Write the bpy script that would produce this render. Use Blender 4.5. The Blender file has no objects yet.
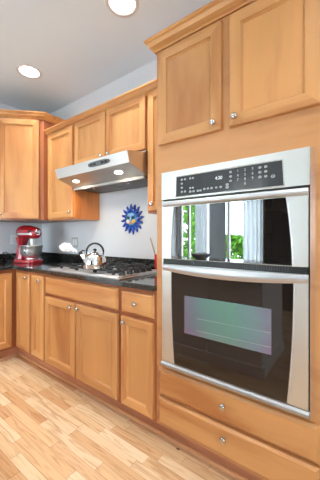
import bpy, bmesh, math, random
from mathutils import Vector, Matrix
random.seed(7)
S = bpy.context.scene
C = S.collection
PI = math.pi

# ------------------------------------------------------------------ camera
F_PX, CY, TH, D, H = 262.4841, 236.7928, 0.6445, 1.2277, 1.1991
cam = bpy.data.cameras.new('camera')
cam.sensor_fit = 'VERTICAL'
cam.sensor_height = 36.0
cam.lens = F_PX / 480.0 * 36.0
cam.shift_y = (CY - 240.0) / 480.0
cam.clip_start = 0.02
co = bpy.data.objects.new('camera', cam)
C.objects.link(co)
co.location = (0, -D, H)
co.rotation_euler = (PI / 2, 0, TH)
S.camera = co

# ------------------------------------------------------------------ world, daylight, exposure
S.view_settings.view_transform = 'Standard'
S.view_settings.look = 'None'
S.view_settings.exposure = -0.27
S.view_settings.gamma = 1.0
S.view_settings.use_curve_mapping = False
W = bpy.data.worlds.new('world')
S.world = W
W.use_nodes = True
bg = W.node_tree.nodes['Background']
bg.inputs[0].default_value = (0.77, 0.90, 1.0, 1)
bg.inputs[1].default_value = 38.0

def area(name, loc, rot, sx, sy, power, col, portal=False, spread=None):
    l = bpy.data.lights.new(name, 'AREA')
    l.shape = 'RECTANGLE'
    l.size, l.size_y = sx, sy
    l.energy = power
    l.color = col
    if spread:
        l.spread = spread
    if portal:
        l.cycles.is_portal = True
    o = bpy.data.objects.new(name, l)
    C.objects.link(o)
    o.location = loc
    o.rotation_euler = rot
    return o

# room extents
XL, XR, YB, YF, ZC = -3.33, 3.0, 0.61, -3.9, 2.77
# daylight comes through the three window openings behind and beside the camera
WINS = [(-3.25, -1.36, 0.05, 2.06)]       # in the far wall (x0,x1,z0,z1)
WINR = (-3.4, -2.2, 0.9, 2.1)                                    # in the side wall (y0,y1,z0,z1)
for i, (a, b, z0, z1) in enumerate(WINS):
    area('window_portal', ((a + b) / 2, YF - 0.05, (z0 + z1) / 2), (PI / 2, 0, 0), b - a, z1 - z0, 1, (1, 1, 1), True)
area('window_portal', (XR + 0.05, (WINR[0] + WINR[1]) / 2, (WINR[2] + WINR[3]) / 2), (PI / 2, 0, PI / 2),
     WINR[1] - WINR[0], WINR[3] - WINR[2], 1, (1, 1, 1), True)

sn = bpy.data.lights.new('sun', 'SUN')
sn.energy = 14
sn.angle = 0.02
sn.color = (1, 0.96, 0.9)
so_ = bpy.data.objects.new('sun', sn)
C.objects.link(so_)
so_.rotation_euler = (math.radians(-42), 0, math.radians(12))    # from behind the house, lighting the garden only

# ------------------------------------------------------------------ materials
def srgb(r, g, b):
    def f(c):
        c /= 255.0
        return c / 12.92 if c <= 0.04045 else ((c + 0.055) / 1.055) ** 2.4
    return (f(r), f(g), f(b), 1)

def mat(name, col, rough=0.5, metal=0.0, spec=0.5, **kw):
    m = bpy.data.materials.new(name)
    m.use_nodes = True
    b = m.node_tree.nodes['Principled BSDF']
    b.inputs['Base Color'].default_value = col
    b.inputs['Roughness'].default_value = rough
    b.inputs['Metallic'].default_value = metal
    b.inputs['Specular IOR Level'].default_value = spec
    for k, v in kw.items():
        b.inputs[k.replace('_', ' ')].default_value = v
    return m

class NT:
    def __init__(s, m):
        s.t = m.node_tree
        s.b = s.t.nodes['Principled BSDF']
    def n(s, typ, **kw):
        x = s.t.nodes.new(typ)
        for k, v in kw.items():
            setattr(x, k, v)
        return x
    def l(s, a, b):
        s.t.links.new(a, b)
    def math(s, op, a, b=None, c=None):
        x = s.n('ShaderNodeMath', operation=op)
        for i, v in enumerate((a, b, c)):
            if v is None:
                continue
            if isinstance(v, (int, float)):
                x.inputs[i].default_value = v
            else:
                s.l(v, x.inputs[i])
        return x.outputs[0]
    def ramp(s, fac, stops):
        r = s.n('ShaderNodeValToRGB')
        e = r.color_ramp.elements
        while len(e) < len(stops):
            e.new(0.5)
        for q, (p, c) in zip(e, stops):
            q.position = p
            q.color = c
        s.l(fac, r.inputs[0])
        return r.outputs[0]
    def mix(s, fac, a, b, mode='MIX'):
        x = s.n('ShaderNodeMix', data_type='RGBA', blend_type=mode)
        for sock, v in ((x.inputs[0], fac), (x.inputs[6], a), (x.inputs[7], b)):
            if isinstance(v, (int, float, tuple)):
                sock.default_value = v
            else:
                s.l(v, sock)
        return x.outputs[2]

def wood(name, base, dark, scale, rough=0.32, amount=0.9):
    m = mat(name, base, rough)
    t = NT(m)
    tc = t.n('ShaderNodeTexCoord')
    oi = t.n('ShaderNodeObjectInfo')
    off = t.math('MULTIPLY', oi.outputs['Random'], 37.0)
    ad = t.n('ShaderNodeVectorMath', operation='ADD')
    t.l(tc.outputs['Object'], ad.inputs[0])
    t.l(off, ad.inputs[1])
    mp = t.n('ShaderNodeMapping')
    mp.inputs['Scale'].default_value = scale
    t.l(ad.outputs[0], mp.inputs[0])
    n1 = t.n('ShaderNodeTexNoise')
    n1.inputs['Scale'].default_value = 1.0
    n1.inputs['Detail'].default_value = 5
    n1.inputs['Distortion'].default_value = 0.6
    t.l(mp.outputs[0], n1.inputs['Vector'])
    n2 = t.n('ShaderNodeTexNoise')
    n2.inputs['Scale'].default_value = 7.0
    n2.inputs['Detail'].default_value = 3
    t.l(mp.outputs[0], n2.inputs['Vector'])
    f = t.math('ADD', t.math('MULTIPLY', n1.outputs[0], 0.85), t.math('MULTIPLY', n2.outputs[0], 0.15))
    lite = tuple(min(1, c * 1.12) for c in base[:3]) + (1,)
    c = t.ramp(f, [(0.36, dark), (0.5, base), (0.66, lite)])
    c = t.mix(amount, base, c)
    v = t.math('ADD', 0.93, t.math('MULTIPLY', oi.outputs['Random'], 0.12))
    hs = t.n('ShaderNodeHueSaturation')
    t.l(c, hs.inputs['Color'])
    t.l(v, hs.inputs['Value'])
    t.l(hs.outputs[0], t.b.inputs['Base Color'])
    return m

V, HX, HY = (6, 6, 0.7), (0.7, 6, 6), (6, 0.7, 6)
DOORC, DOORD = srgb(199, 142, 87), srgb(172, 106, 56)
FRC_SHADED, FRD_SHADED = srgb(160, 92, 54), srgb(130, 68, 38)  # frames darkened, putting the shade of the door gaps into their colour
W_V = wood('maple_vertical_grain', DOORC, DOORD, V)
W_HX = wood('maple_horizontal_grain', DOORC, DOORD, HX)
W_HY = wood('maple_horizontal_grain_side', DOORC, DOORD, HY)
W_PAN = wood('maple_panel', srgb(197, 140, 84), srgb(168, 102, 54), (3.2, 3.2, 0.7), amount=0.8)
W_FR = wood('maple_frame_gap_shade', FRC_SHADED, FRD_SHADED, (5, 5, 0.9))
W_FRX = wood('maple_face_frame_rail', srgb(190, 134, 85), srgb(164, 104, 60), (0.9, 7, 5), amount=0.8)
W_CR = wood('maple_crown', srgb(198, 138, 78), srgb(166, 102, 54), (1.2, 9, 9))
W_TOE = wood('maple_toe_kick', srgb(184, 122, 90), srgb(156, 98, 68), HX)
W_SIDE_GLOW = wood('maple_side_lamp_glow', srgb(198, 122, 62), srgb(176, 100, 48), V)  # orange glow of the hood lamp put into the panel colour

STEEL = mat('brushed_steel', (0.72, 0.72, 0.71, 1), 0.28, 1.0)
STEEL_B = mat('bright_steel', (0.8, 0.8, 0.8, 1), 0.16, 1.0)
STEEL_M = mat('satin_steel_panel', (0.70, 0.69, 0.66, 1), 0.42, 1.0)
STEEL_L = mat('light_satin_steel', (0.76, 0.76, 0.76, 1), 0.38, 0.95)
STEEL_W = mat('bowl_steel', (0.93, 0.93, 0.93, 1), 0.3, 1.0)
STEEL_H = mat('satin_steel_handle', (0.57, 0.565, 0.58, 1), 0.45, 1.0)
STEEL_D = mat('dull_steel', (0.36, 0.35, 0.35, 1), 0.7, 0.6)
NICKEL = mat('brushed_nickel', (0.52, 0.49, 0.45, 1), 0.24, 1.0)
CHROME = mat('polished_steel', (0.83, 0.83, 0.84, 1), 0.06, 1.0)
BLACKGLASS = mat('black_oven_glass', (0.010, 0.008, 0.007, 1), 0.02, 0, 0.5, IOR=2.1)
BROWNGLASS = mat('brown_oven_glass', (0.014, 0.009, 0.007, 1), 0.03, 0, 0.5, IOR=1.6)
BLACK = mat('black_plastic', (0.012, 0.012, 0.013, 1), 0.4)
PANELBLK = mat('control_panel_black', (0.045, 0.048, 0.05, 1), 0.12)
IRON = mat('cast_iron', (0.02, 0.02, 0.022, 1), 0.45)
RED = mat('red_enamel', (0.33, 0.006, 0.014, 1), 0.12, 0, 0.6, Coat_Weight=0.6)
REDM = mat('red_ceramic', (0.5, 0.02, 0.015, 1), 0.25)
WHITEP = mat('white_plastic', (0.78, 0.78, 0.77, 1), 0.35)
INK = mat('white_marking', (0.55, 0.56, 0.57, 1), 0.5)
STICK = mat('pale_wood', srgb(176, 134, 92), 0.6)
WHITEPAINT = mat('white_paint', (0.72, 0.70, 0.68, 1), 0.45)
DARKWOOD = mat('espresso_wood', (0.022, 0.016, 0.013, 1), 0.35)
GREYM = mat('grey_fabric', (0.3, 0.3, 0.32, 1), 0.8)
CURTAIN = mat('white_sheer', (0.85, 0.86, 0.88, 1), 0.8)
def sheer(m):
    nt = m.node_tree
    b = nt.nodes['Principled BSDF']
    tl = nt.nodes.new('ShaderNodeBsdfTranslucent')
    tl.inputs[0].default_value = (0.88, 0.9, 0.92, 1)
    mx_ = nt.nodes.new('ShaderNodeMixShader')
    mx_.inputs[0].default_value = 0.8
    nt.links.new(b.outputs[0], mx_.inputs[1])
    nt.links.new(tl.outputs[0], mx_.inputs[2])
    nt.links.new(mx_.outputs[0], nt.nodes['Material Output'].inputs[0])
sheer(CURTAIN)
LEAF = mat('leaf_green', (0.16, 0.40, 0.04, 1), 0.5)
BARK = mat('bark', (0.08, 0.05, 0.03, 1), 0.8)
BOUNCE_GROUND = mat('pale_bounce_ground', (0.62, 0.62, 0.60, 1), 0.9)  # unseen ground, made pale to bounce daylight up to the ceiling
FENCE = mat('weathered_fence', (0.30, 0.27, 0.24, 1), 0.8)

def emit(name, col, s):
    m = mat(name, (0.9, 0.9, 0.9, 1), 0.5)
    b = m.node_tree.nodes['Principled BSDF']
    b.inputs['Emission Color'].default_value = col
    b.inputs['Emission Strength'].default_value = s
    return m
CANLENS = emit('lamp_lens', (1, 0.98, 0.95, 1), 9.0)
HOODLENS = emit('hood_lamp_lens', (1, 0.9, 0.75, 1), 4.0)
SHADE = emit('pendant_glass', (1, 0.97, 0.92, 1), 3.0)
CLOCK = emit('clock_digits', (0.75, 0.9, 0.95, 1), 0.35)

def paint(name, col, bump=0.04):
    m = mat(name, col, 0.65, 0, 0.3)
    t = NT(m)
    n = t.n('ShaderNodeTexNoise')
    n.inputs['Scale'].default_value = 160
    tc = t.n('ShaderNodeTexCoord')
    t.l(tc.outputs['Object'], n.inputs['Vector'])
    bp = t.n('ShaderNodeBump')
    bp.inputs['Strength'].default_value = bump
    bp.inputs['Distance'].default_value = 0.002
    t.l(n.outputs[0], bp.inputs['Height'])
    t.l(bp.outputs[0], t.b.inputs['Normal'])
    return m
WALL = paint('wall_paint', srgb(210, 211, 214))
CEIL = paint('ceiling_paint', (0.79, 0.87, 0.93, 1))

def granite():
    m = mat('black_speckled_granite', (0.01, 0.01, 0.01, 1), 0.07, 0, 0.5, IOR=1.75)
    t = NT(m)
    tc = t.n('ShaderNodeTexCoord')
    v = t.n('ShaderNodeTexVoronoi')
    v.inputs['Scale'].default_value = 150
    t.l(tc.outputs['Object'], v.inputs['Vector'])
    n = t.n('ShaderNodeTexNoise')
    n.inputs['Scale'].default_value = 60
    n.inputs['Detail'].default_value = 4
    t.l(tc.outputs['Object'], n.inputs['Vector'])
    sp = t.math('MULTIPLY', t.math('LESS_THAN', v.outputs['Distance'], 0.32), n.outputs[0])
    c = t.ramp(sp, [(0.40, (0.010, 0.011, 0.011, 1)), (0.52, (0.09, 0.092, 0.072, 1)), (0.70, (0.38, 0.36, 0.28, 1))])
    t.l(c, t.b.inputs['Base Color'])
    return m
GRANITE = granite()

def oak_floor():
    m = mat('oak_planks', srgb(214, 170, 118), 0.26)
    t = NT(m)
    tc = t.n('ShaderNodeTexCoord')
    sx = t.n('ShaderNodeSeparateXYZ')
    t.l(tc.outputs['Object'], sx.inputs[0])
    X, Y = sx.outputs[0], sx.outputs[1]
    w = 0.0585
    yr = t.math('DIVIDE', Y, w)
    row = t.math('FLOOR', yr)
    wn = t.n('ShaderNodeTexWhiteNoise', noise_dimensions='1D')
    t.l(row, wn.inputs['W'])
    rnd = wn.outputs['Value']
    ln = t.math('ADD', 0.34, t.math('MULTIPLY', rnd, 0.4))
    xr = t.math('ADD', t.math('DIVIDE', X, ln), t.math('MULTIPLY', rnd, 17.3))
    colm = t.math('FLOOR', xr)
    cb = t.n('ShaderNodeCombineXYZ')
    t.l(row, cb.inputs[0])
    t.l(colm, cb.inputs[1])
    w2 = t.n('ShaderNodeTexWhiteNoise', noise_dimensions='2D')
    t.l(cb.outputs[0], w2.inputs['Vector'])
    pid = w2.outputs['Value']
    tone = t.ramp(pid, [(0.0, srgb(182, 132, 90)), (0.2, srgb(198, 156, 114)), (0.5, srgb(207, 170, 130)), (0.8, srgb(216, 186, 152)), (1.0, srgb(188, 138, 92))])
    # grain along x
    cb2 = t.n('ShaderNodeCombineXYZ')
    t.l(t.math('ADD', t.math('MULTIPLY', X, 2.2), t.math('MULTIPLY', pid, 40)), cb2.inputs[0])
    t.l(t.math('MULTIPLY', Y, 26), cb2.inputs[1])
    t.l(t.math('MULTIPLY', pid, 90), cb2.inputs[2])
    g = t.n('ShaderNodeTexNoise')
    g.inputs['Scale'].default_value = 1.3
    g.inputs['Detail'].default_value = 6
    g.inputs['Distortion'].default_value = 1.6
    t.l(cb2.outputs[0], g.inputs['Vector'])
    gr = t.ramp(g.outputs[0], [(0.34, (0.66, 0.56, 0.44, 1)), (0.5, (1, 1, 1, 1)), (0.66, (1.0, 1.0, 0.97, 1))])
    c = t.mix(0.75, tone, gr, 'MULTIPLY')
    # knots
    kv = t.n('ShaderNodeTexVoronoi')
    kv.inputs['Scale'].default_value = 1.0
    cb3 = t.n('ShaderNodeCombineXYZ')
    t.l(t.math('MULTIPLY', X, 2.2), cb3.inputs[0])
    t.l(t.math('MULTIPLY', Y, 3.6), cb3.inputs[1])
    t.l(cb3.outputs[0], kv.inputs['Vector'])
    kn = t.math('LESS_THAN', kv.outputs['Distance'], 0.035)
    c = t.mix(t.math('MULTIPLY', kn, 0.75), c, srgb(92, 58, 36))
    # seams
    fy = t.math('FRACT', yr)
    fx = t.math('FRACT', xr)
    s1 = t.math('LESS_THAN', t.math('MINIMUM', fy, t.math('SUBTRACT', 1.0, fy)), 0.014)
    s2 = t.math('LESS_THAN', t.math('MINIMUM', fx, t.math('SUBTRACT', 1.0, fx)), 0.0022)
    sm = t.math('MAXIMUM', s1, s2)
    c = t.mix(t.math('MULTIPLY', sm, 0.6), c, srgb(110, 72, 44))
    t.l(c, t.b.inputs['Base Color'])
    return m
FLOOR = oak_floor()

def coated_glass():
    # reflective low-e coating: a colour drift painted across the pane, green in the middle, violet at the rim
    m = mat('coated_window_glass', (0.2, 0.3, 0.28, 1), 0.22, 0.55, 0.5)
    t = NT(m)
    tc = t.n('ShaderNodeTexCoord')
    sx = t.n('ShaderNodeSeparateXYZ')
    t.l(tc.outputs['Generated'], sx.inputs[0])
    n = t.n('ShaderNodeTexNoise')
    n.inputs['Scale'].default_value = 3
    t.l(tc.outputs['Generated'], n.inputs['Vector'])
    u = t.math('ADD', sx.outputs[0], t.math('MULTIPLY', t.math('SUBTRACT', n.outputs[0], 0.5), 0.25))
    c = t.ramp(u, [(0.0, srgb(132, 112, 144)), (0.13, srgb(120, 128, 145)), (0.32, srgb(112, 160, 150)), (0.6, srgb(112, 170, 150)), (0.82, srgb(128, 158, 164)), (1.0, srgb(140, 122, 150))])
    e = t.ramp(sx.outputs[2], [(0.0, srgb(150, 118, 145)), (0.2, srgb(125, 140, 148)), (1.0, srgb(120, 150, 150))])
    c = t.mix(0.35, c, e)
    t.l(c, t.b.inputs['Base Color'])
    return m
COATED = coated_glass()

def hood_filter():
    m = mat('filter_mesh', (0.22, 0.20, 0.18, 1), 0.45, 0.9)
    t = NT(m)
    tc = t.n('ShaderNodeTexCoord')
    k = t.n('ShaderNodeTexChecker')
    k.inputs['Scale'].default_value = 160
    t.l(tc.outputs['Object'], k.inputs[0])
    t.l(t.mix(k.outputs[1], (0.06, 0.055, 0.05, 1), (0.20, 0.18, 0.16, 1)), t.b.inputs['Base Color'])
    return m
FILTER = hood_filter()

def sun_glaze():
    m = mat('blue_glaze', srgb(30, 58, 150), 0.2, 0, 0.5)
    t = NT(m)
    tc = t.n('ShaderNodeTexCoord')
    n = t.n('ShaderNodeTexNoise')
    n.inputs['Scale'].default_value = 38
    n.inputs['Detail'].default_value = 3
    t.l(tc.outputs['Object'], n.inputs['Vector'])
    t.l(t.ramp(n.outputs[0], [(0.35, srgb(20, 36, 104)), (0.52, srgb(34, 72, 168)), (0.7, srgb(62, 112, 200))]), t.b.inputs['Base Color'])
    return m
BLUE = sun_glaze()
TEAL = mat('teal_glaze', srgb(30, 128, 150), 0.2)
SKYB = mat('light_blue_glaze', srgb(120, 170, 214), 0.2)
YEL = mat('yellow_glaze', srgb(226, 178, 70), 0.2)
CREAM = mat('cream_glaze', srgb(226, 214, 196), 0.25)
PINK = mat('rose_glaze', srgb(190, 130, 130), 0.25)
NAVY = mat('navy_glaze', srgb(22, 32, 70), 0.2)
GREEN = mat('green_glaze', srgb(50, 130, 100), 0.2)

def steam_mat():
    m = bpy.data.materials.new('steam')
    m.use_nodes = True
    nt = m.node_tree
    nt.nodes.clear()
    out = nt.nodes.new('ShaderNodeOutputMaterial')
    d = nt.nodes.new('ShaderNodeBsdfDiffuse')
    d.inputs[0].default_value = (0.96, 0.96, 0.97, 1)
    tl = nt.nodes.new('ShaderNodeBsdfTranslucent')
    tl.inputs[0].default_value = (0.96, 0.96, 0.97, 1)
    tr = nt.nodes.new('ShaderNodeBsdfTransparent')
    m1 = nt.nodes.new('ShaderNodeMixShader')
    m1.inputs[0].default_value = 0.45
    nt.links.new(d.outputs[0], m1.inputs[1])
    nt.links.new(tl.outputs[0], m1.inputs[2])
    tc = nt.nodes.new('ShaderNodeTexCoord')
    n = nt.nodes.new('ShaderNodeTexNoise')
    n.inputs['Scale'].default_value = 22
    n.inputs['Detail'].default_value = 4
    nt.links.new(tc.outputs['Object'], n.inputs['Vector'])
    r = nt.nodes.new('ShaderNodeValToRGB')
    r.color_ramp.elements[0].position = 0.30
    r.color_ramp.elements[0].color = (0.25, 0.25, 0.25, 1)
    r.color_ramp.elements[1].position = 0.55
    r.color_ramp.elements[1].color = (0.9, 0.9, 0.9, 1)
    nt.links.new(n.outputs[0], r.inputs[0])
    m2 = nt.nodes.new('ShaderNodeMixShader')
    nt.links.new(r.outputs[0], m2.inputs[0])
    nt.links.new(tr.outputs[0], m2.inputs[1])
    nt.links.new(m1.outputs[0], m2.inputs[2])
    nt.links.new(m2.outputs[0], out.inputs[0])
    return m
STEAM = steam_mat()

# ------------------------------------------------------------------ mesh helpers
class MB:
    def __init__(s):
        s.bm = bmesh.new()
        s.bev = False
    def _add(s, bm2, M=None):
        me = bpy.data.meshes.new('tmp')
        if M is not None:
            bm2.transform(M)
        bm2.to_mesh(me)
        bm2.free()
        s.bm.from_mesh(me)
        bpy.data.meshes.remove(me)
        return s
    def box(s, x0, x1, y0, y1, z0, z1, bev=0.0, seg=2, M=None, mi=0):
        b = bmesh.new()
        bmesh.ops.create_cube(b, size=1)
        for v in b.verts:
            v.co = Vector(((x0 + x1) / 2 + v.co.x * (x1 - x0), (y0 + y1) / 2 + v.co.y * (y1 - y0), (z0 + z1) / 2 + v.co.z * (z1 - z0)))
        if bev > 0:
            s.bev = True
            bmesh.ops.bevel(b, geom=b.edges[:], offset=bev, segments=seg, affect='EDGES', profile=0.6)
        for f in b.faces:
            f.material_index = mi
        return s._add(b, M)
    def prism(s, poly, a0, a1, axis='x', bev=0.0, seg=2, M=None):
        """poly of 2D points extruded along an axis. x: (y,z) y: (x,z) z: (x,y)"""
        b = bmesh.new()
        def P(p, a):
            return {'x': (a, p[0], p[1]), 'y': (p[0], a, p[1]), 'z': (p[0], p[1], a)}[axis]
        lo = [b.verts.new(P(p, a0)) for p in poly]
        hi = [b.verts.new(P(p, a1)) for p in poly]
        n = len(poly)
        b.faces.new(lo[::-1])
        b.faces.new(hi)
        for i in range(n):
            b.faces.new((lo[i], lo[(i + 1) % n], hi[(i + 1) % n], hi[i]))
        bmesh.ops.recalc_face_normals(b, faces=b.faces[:])
        if bev > 0:
            s.bev = True
            bmesh.ops.bevel(b, geom=b.edges[:], offset=bev, segments=seg, affect='EDGES', profile=0.6)
        return s._add(b, M)
    def lathe(s, prof, n=32, M=None, sx=1.0, sy=1.0):
        """prof: (r, z) around z"""
        b = bmesh.new()
        rings = []
        for r, z in prof:
            if r < 1e-6:
                rings.append([b.verts.new((0, 0, z))])
            else:
                rings.append([b.verts.new((r * sx * math.cos(2 * PI * i / n), r * sy * math.sin(2 * PI * i / n), z)) for i in range(n)])
        for A, B in zip(rings, rings[1:]):
            for i in range(n):
                j = (i + 1) % n
                if len(A) == 1 and len(B) > 1:
                    b.faces.new((A[0], B[i], B[j]))
                elif len(B) == 1 and len(A) > 1:
                    b.faces.new((A[i], B[0], A[j]))
                elif len(A) > 1:
                    b.faces.new((A[i], A[j], B[j], B[i]))
        for R in (rings[0], rings[-1]):
            if len(R) > 1:
                b.faces.new(R)
        bmesh.ops.recalc_face_normals(b, faces=b.faces[:])
        return s._add(b, M)
    def tube(s, pts, rad, n=10, M=None, closed=False):
        b = bmesh.new()
        P = [Vector(p) for p in pts]
        R = rad if isinstance(rad, (list, tuple)) else [rad] * len(P)
        rings = []
        up = None
        for i, p in enumerate(P):
            if closed:
                d = (P[(i + 1) % len(P)] - P[i - 1]).normalized()
            else:
                d = (P[min(i + 1, len(P) - 1)] - P[max(i - 1, 0)]).normalized()
            if up is None:
                up = Vector((0, 0, 1)) if abs(d.z) < 0.9 else Vector((1, 0, 0))
            a = d.cross(up).normalized()
            u = a.cross(d).normalized()
            up = u
            rings.append([b.verts.new(p + R[i] * (a * math.cos(2 * PI * k / n) + u * math.sin(2 * PI * k / n))) for k in range(n)])
        pairs = list(zip(rings, rings[1:])) + ([(rings[-1], rings[0])] if closed else [])
        for A, B in pairs:
            for k in range(n):
                b.faces.new((A[k], A[(k + 1) % n], B[(k + 1) % n], B[k]))
        if not closed:
            b.faces.new(rings[0])
            b.faces.new(rings[-1])
        bmesh.ops.recalc_face_normals(b, faces=b.faces[:])
        return s._add(b, M)
    def build(s, name, material, parent=None, smooth=35):
        me = bpy.data.meshes.new(name)
        bm = s.bm
        root = parent
        loc = Vector((0, 0, 0))
        while root is not None:
            loc += root.location
            root = root.parent
        if parent is not None:
            bm.transform(Matrix.Translation(-loc))
        bm.to_mesh(me)
        bm.free()
        for m in (material if isinstance(material, (list, tuple)) else [material]):
            me.materials.append(m)
        if smooth:
            me.polygons.foreach_set('use_smooth', [True] * len(me.polygons))
            me.set_sharp_from_angle(angle=math.radians(smooth))
        o = bpy.data.objects.new(name, me)
        C.objects.link(o)
        o.parent = parent
        if smooth and s.bev:
            wn = o.modifiers.new('normals', 'WEIGHTED_NORMAL')
            wn.keep_sharp = True
            wn.weight = 100
        return o

def tag(o, label=None, cat=None, group=None, kind=None):
    if label: o['label'] = label
    if cat: o['category'] = cat
    if group: o['group'] = group
    if kind: o['kind'] = kind
    return o

def thing(name, loc, label, cat, group=None):
    o = bpy.data.objects.new(name, None)
    o.empty_display_size = 0.05
    C.objects.link(o)
    o.location = loc
    return tag(o, label, cat, group)

def struct(o):
    o['kind'] = 'structure'
    return o

def basis(o, r, n):
    """local x -> r, local y -> n (outward), local z -> up, origin o"""
    r, n = Vector(r).normalized(), Vector(n).normalized()
    M = Matrix.Identity(4)
    for i in range(3):
        M[i][0], M[i][1], M[i][2], M[i][3] = r[i], n[i], (0, 0, 1)[i], o[i]
    return M

FRONT = ((1, 0, 0), (0, -1, 0))
LEFTRUN = ((0, 1, 0), (1, 0, 0))

def knob(parent, M):
    k = MB()
    prof = [(0.0, 0.0), (0.0085, 0.0), (0.0085, 0.002), (0.0055, 0.005), (0.0055, 0.012), (0.010, 0.015), (0.0150, 0.0185), (0.0158, 0.022), (0.0135, 0.026), (0.008, 0.0285), (0.0, 0.029)]
    R = Matrix(((1, 0, 0, 0), (0, 0, 1, 0), (0, -1, 0, 0), (0, 0, 0, 1)))   # z -> y
    k.lathe(prof, 20, M @ R)
    return k.build('knob', NICKEL, parent, 50)

def door(parent, o, rn, w, h, kpos=None, sw=0.056, t=0.022, hmat=None, name='door'):
    M = basis(o, *rn)
    b = bmesh.new()
    def loop(i, y):
        return [b.verts.new((x, y, z)) for x, z in ((i, i), (w - i, i), (w - i, h - i), (i, h - i))]
    L = [loop(0, 0), loop(0, t - 0.006), loop(0.002, t - 0.002), loop(0.006, t), loop(sw, t), loop(sw + 0.0012, t - 0.005), loop(sw + 0.009, t - 0.013), loop(sw + 0.009, 0.001)]
    for A, B in list(zip(L, L[1:])) + [(L[-1], L[0])]:
        for k in range(4):
            f = b.faces.new((A[k], A[(k + 1) % 4], B[(k + 1) % 4], B[k]))
            f.material_index = 1 if k in (0, 2) else 0
    bmesh.ops.recalc_face_normals(b, faces=b.faces[:])
    m = MB()
    m._add(b, M)
    d = m.build(name, [W_V, hmat or W_HX], parent, 20)
    p = MB()
    q = sw + 0.0085
    p.box(q, w - q, 0.002, t - 0.0135, q, h - q, M=M)
    p.build('panel', W_PAN, d)
    if kpos:
        knob(d, M @ Matrix.Translation((kpos[0], t, kpos[1])))
    return d

def drawer(parent, o, rn, w, h, knob_at=None, t=0.022, hmat=None, name='drawer_front'):
    M = basis(o, *rn)
    b = bmesh.new()
    def loop(i, y):
        return [b.verts.new((x, y, z)) for x, z in ((i, i), (w - i, i), (w - i, h - i), (i, h - i))]
    L = [loop(0, 0), loop(0, t - 0.013), loop(0.0015, t - 0.010), loop(0.011, t - 0.0015), loop(0.013, t)]
    for A, B in zip(L, L[1:]):
        for k in range(4):
            b.faces.new((A[k], A[(k + 1) % 4], B[(k + 1) % 4], B[k]))
    b.faces.new(L[0][::-1])
    b.faces.new(L[-1])
    bmesh.ops.recalc_face_normals(b, faces=b.faces[:])
    m = MB()
    m._add(b, M)
    d = m.build(name, hmat or W_HX, parent, 20)
    if knob_at:
        knob(d, M @ Matrix.Translation((knob_at[0], t, knob_at[1])))
    return d

def wall_with_holes(name, axis, pos0, pos1, a0, a1, z0, z1, holes, m):
    """slab wall; axis 'y': spans x a0..a1 between y=pos0..pos1; axis 'x' likewise"""
    w = MB()
    hs = sorted(holes)
    def bx(p0, p1, q0, q1):
        if p1 - p0 < 1e-4 or q1 - q0 < 1e-4: return
        if axis == 'y': w.box(p0, p1, pos0, pos1, q0, q1)
        else: w.box(pos0, pos1, p0, p1, q0, q1)
    cur = a0
    for (h0, h1, k0, k1) in hs:
        bx(cur, h0, z0, z1)
        bx(h0, h1, z0, k0)
        bx(h0, h1, k1, z1)
        cur = h1
    bx(cur, a1, z0, z1)
    return struct(w.build(name, m, None, 0))

# ------------------------------------------------------------------ room shell
struct(MB().box(XL - 0.1, XR + 0.1, YF - 0.1, YB + 0.1, -0.1, 0.0).build('floor', FLOOR, None, 0))
struct(MB().box(XL - 0.1, XR + 0.1, YF - 0.1, YB + 0.1, ZC, ZC + 0.1).build('ceiling', CEIL, None, 0))
struct(MB().box(XL - 0.1, XR + 0.1, YB, YB + 0.1, 0, ZC).build('wall_front', WALL, None, 0))
struct(MB().box(XL - 0.1, XL, YF - 0.1, YB, 0, ZC).build('wall_left', WALL, None, 0))
wall_with_holes('wall_back', 'y', YF - 0.1, YF, XL, XR, 0, ZC, WINS, WALL)
wall_with_holes('wall_right', 'x', XR, XR + 0.1, YF - 0.1, YB, 0, ZC, [WINR], WALL)

def window(n, axis, pos, a0, a1, z0, z1, bars):
    w = MB()
    t = 0.05
    def bx(p0, p1, q0, q1):
        if axis == 'y': w.box(p0, p1, pos, pos + 0.06, q0, q1, 0.004)
        else: w.box(pos, pos + 0.06, p0, p1, q0, q1, 0.004)
    bx(a0, a1, z0, z0 + t); bx(a0, a1, z1 - t, z1); bx(a0, a0 + t, z0 + t, z1 - t); bx(a1 - t, a1, z0 + t, z1 - t)
    for x in bars:
        bx(x - t / 2, x + t / 2, z0 + t, z1 - t)
    struct(w.build('window_%d' % n, WHITEPAINT))
window(1, 'y', YF - 0.08, *WINS[0], [-3.02, -2.09])
window(2, 'x', XR + 0.02, *WINR, [-2.8])

# toe kick and shoe moulding along the base cabinets
tk = MB()
tk.box(-2.76, -0.10, 0.05, 0.066, 0, 0.112)
tk.box(-2.776, -2.76, -0.95, 0.066, 0, 0.112)
struct(tk.build('baseboard_front', W_TOE, None, 0))
sh = MB()
prof = [(0.0501, 0.0005), (0.036, 0.0005), (0.0365, 0.012), (0.041, 0.018), (0.0501, 0.020)]
sh.prism(prof, -2.745, -0.10, 'x')
sh.prism([(-2.7599, 0.0005), (-2.745, 0.0005), (-2.7455, 0.012), (-2.75, 0.018), (-2.7599, 0.02)], -0.95, 0.05, 'y')
struct(sh.build('trim_1', wood('maple_shoe_moulding', srgb(196, 142, 100), srgb(176, 120, 80), HX)))

# ------------------------------------------------------------------ base cabinets
BZ0, BZ1, WY = 0.103, 0.877, 0.608

def carcass(parent, x0, x1, y0=0.0, y1=WY, z0=BZ0, z1=BZ1, m=None):
    return MB().box(x0 + 0.0008, x1 - 0.0008, y0, y1, z0, z1).build('cabinet_body', m or W_FR, parent, 0)

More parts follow.
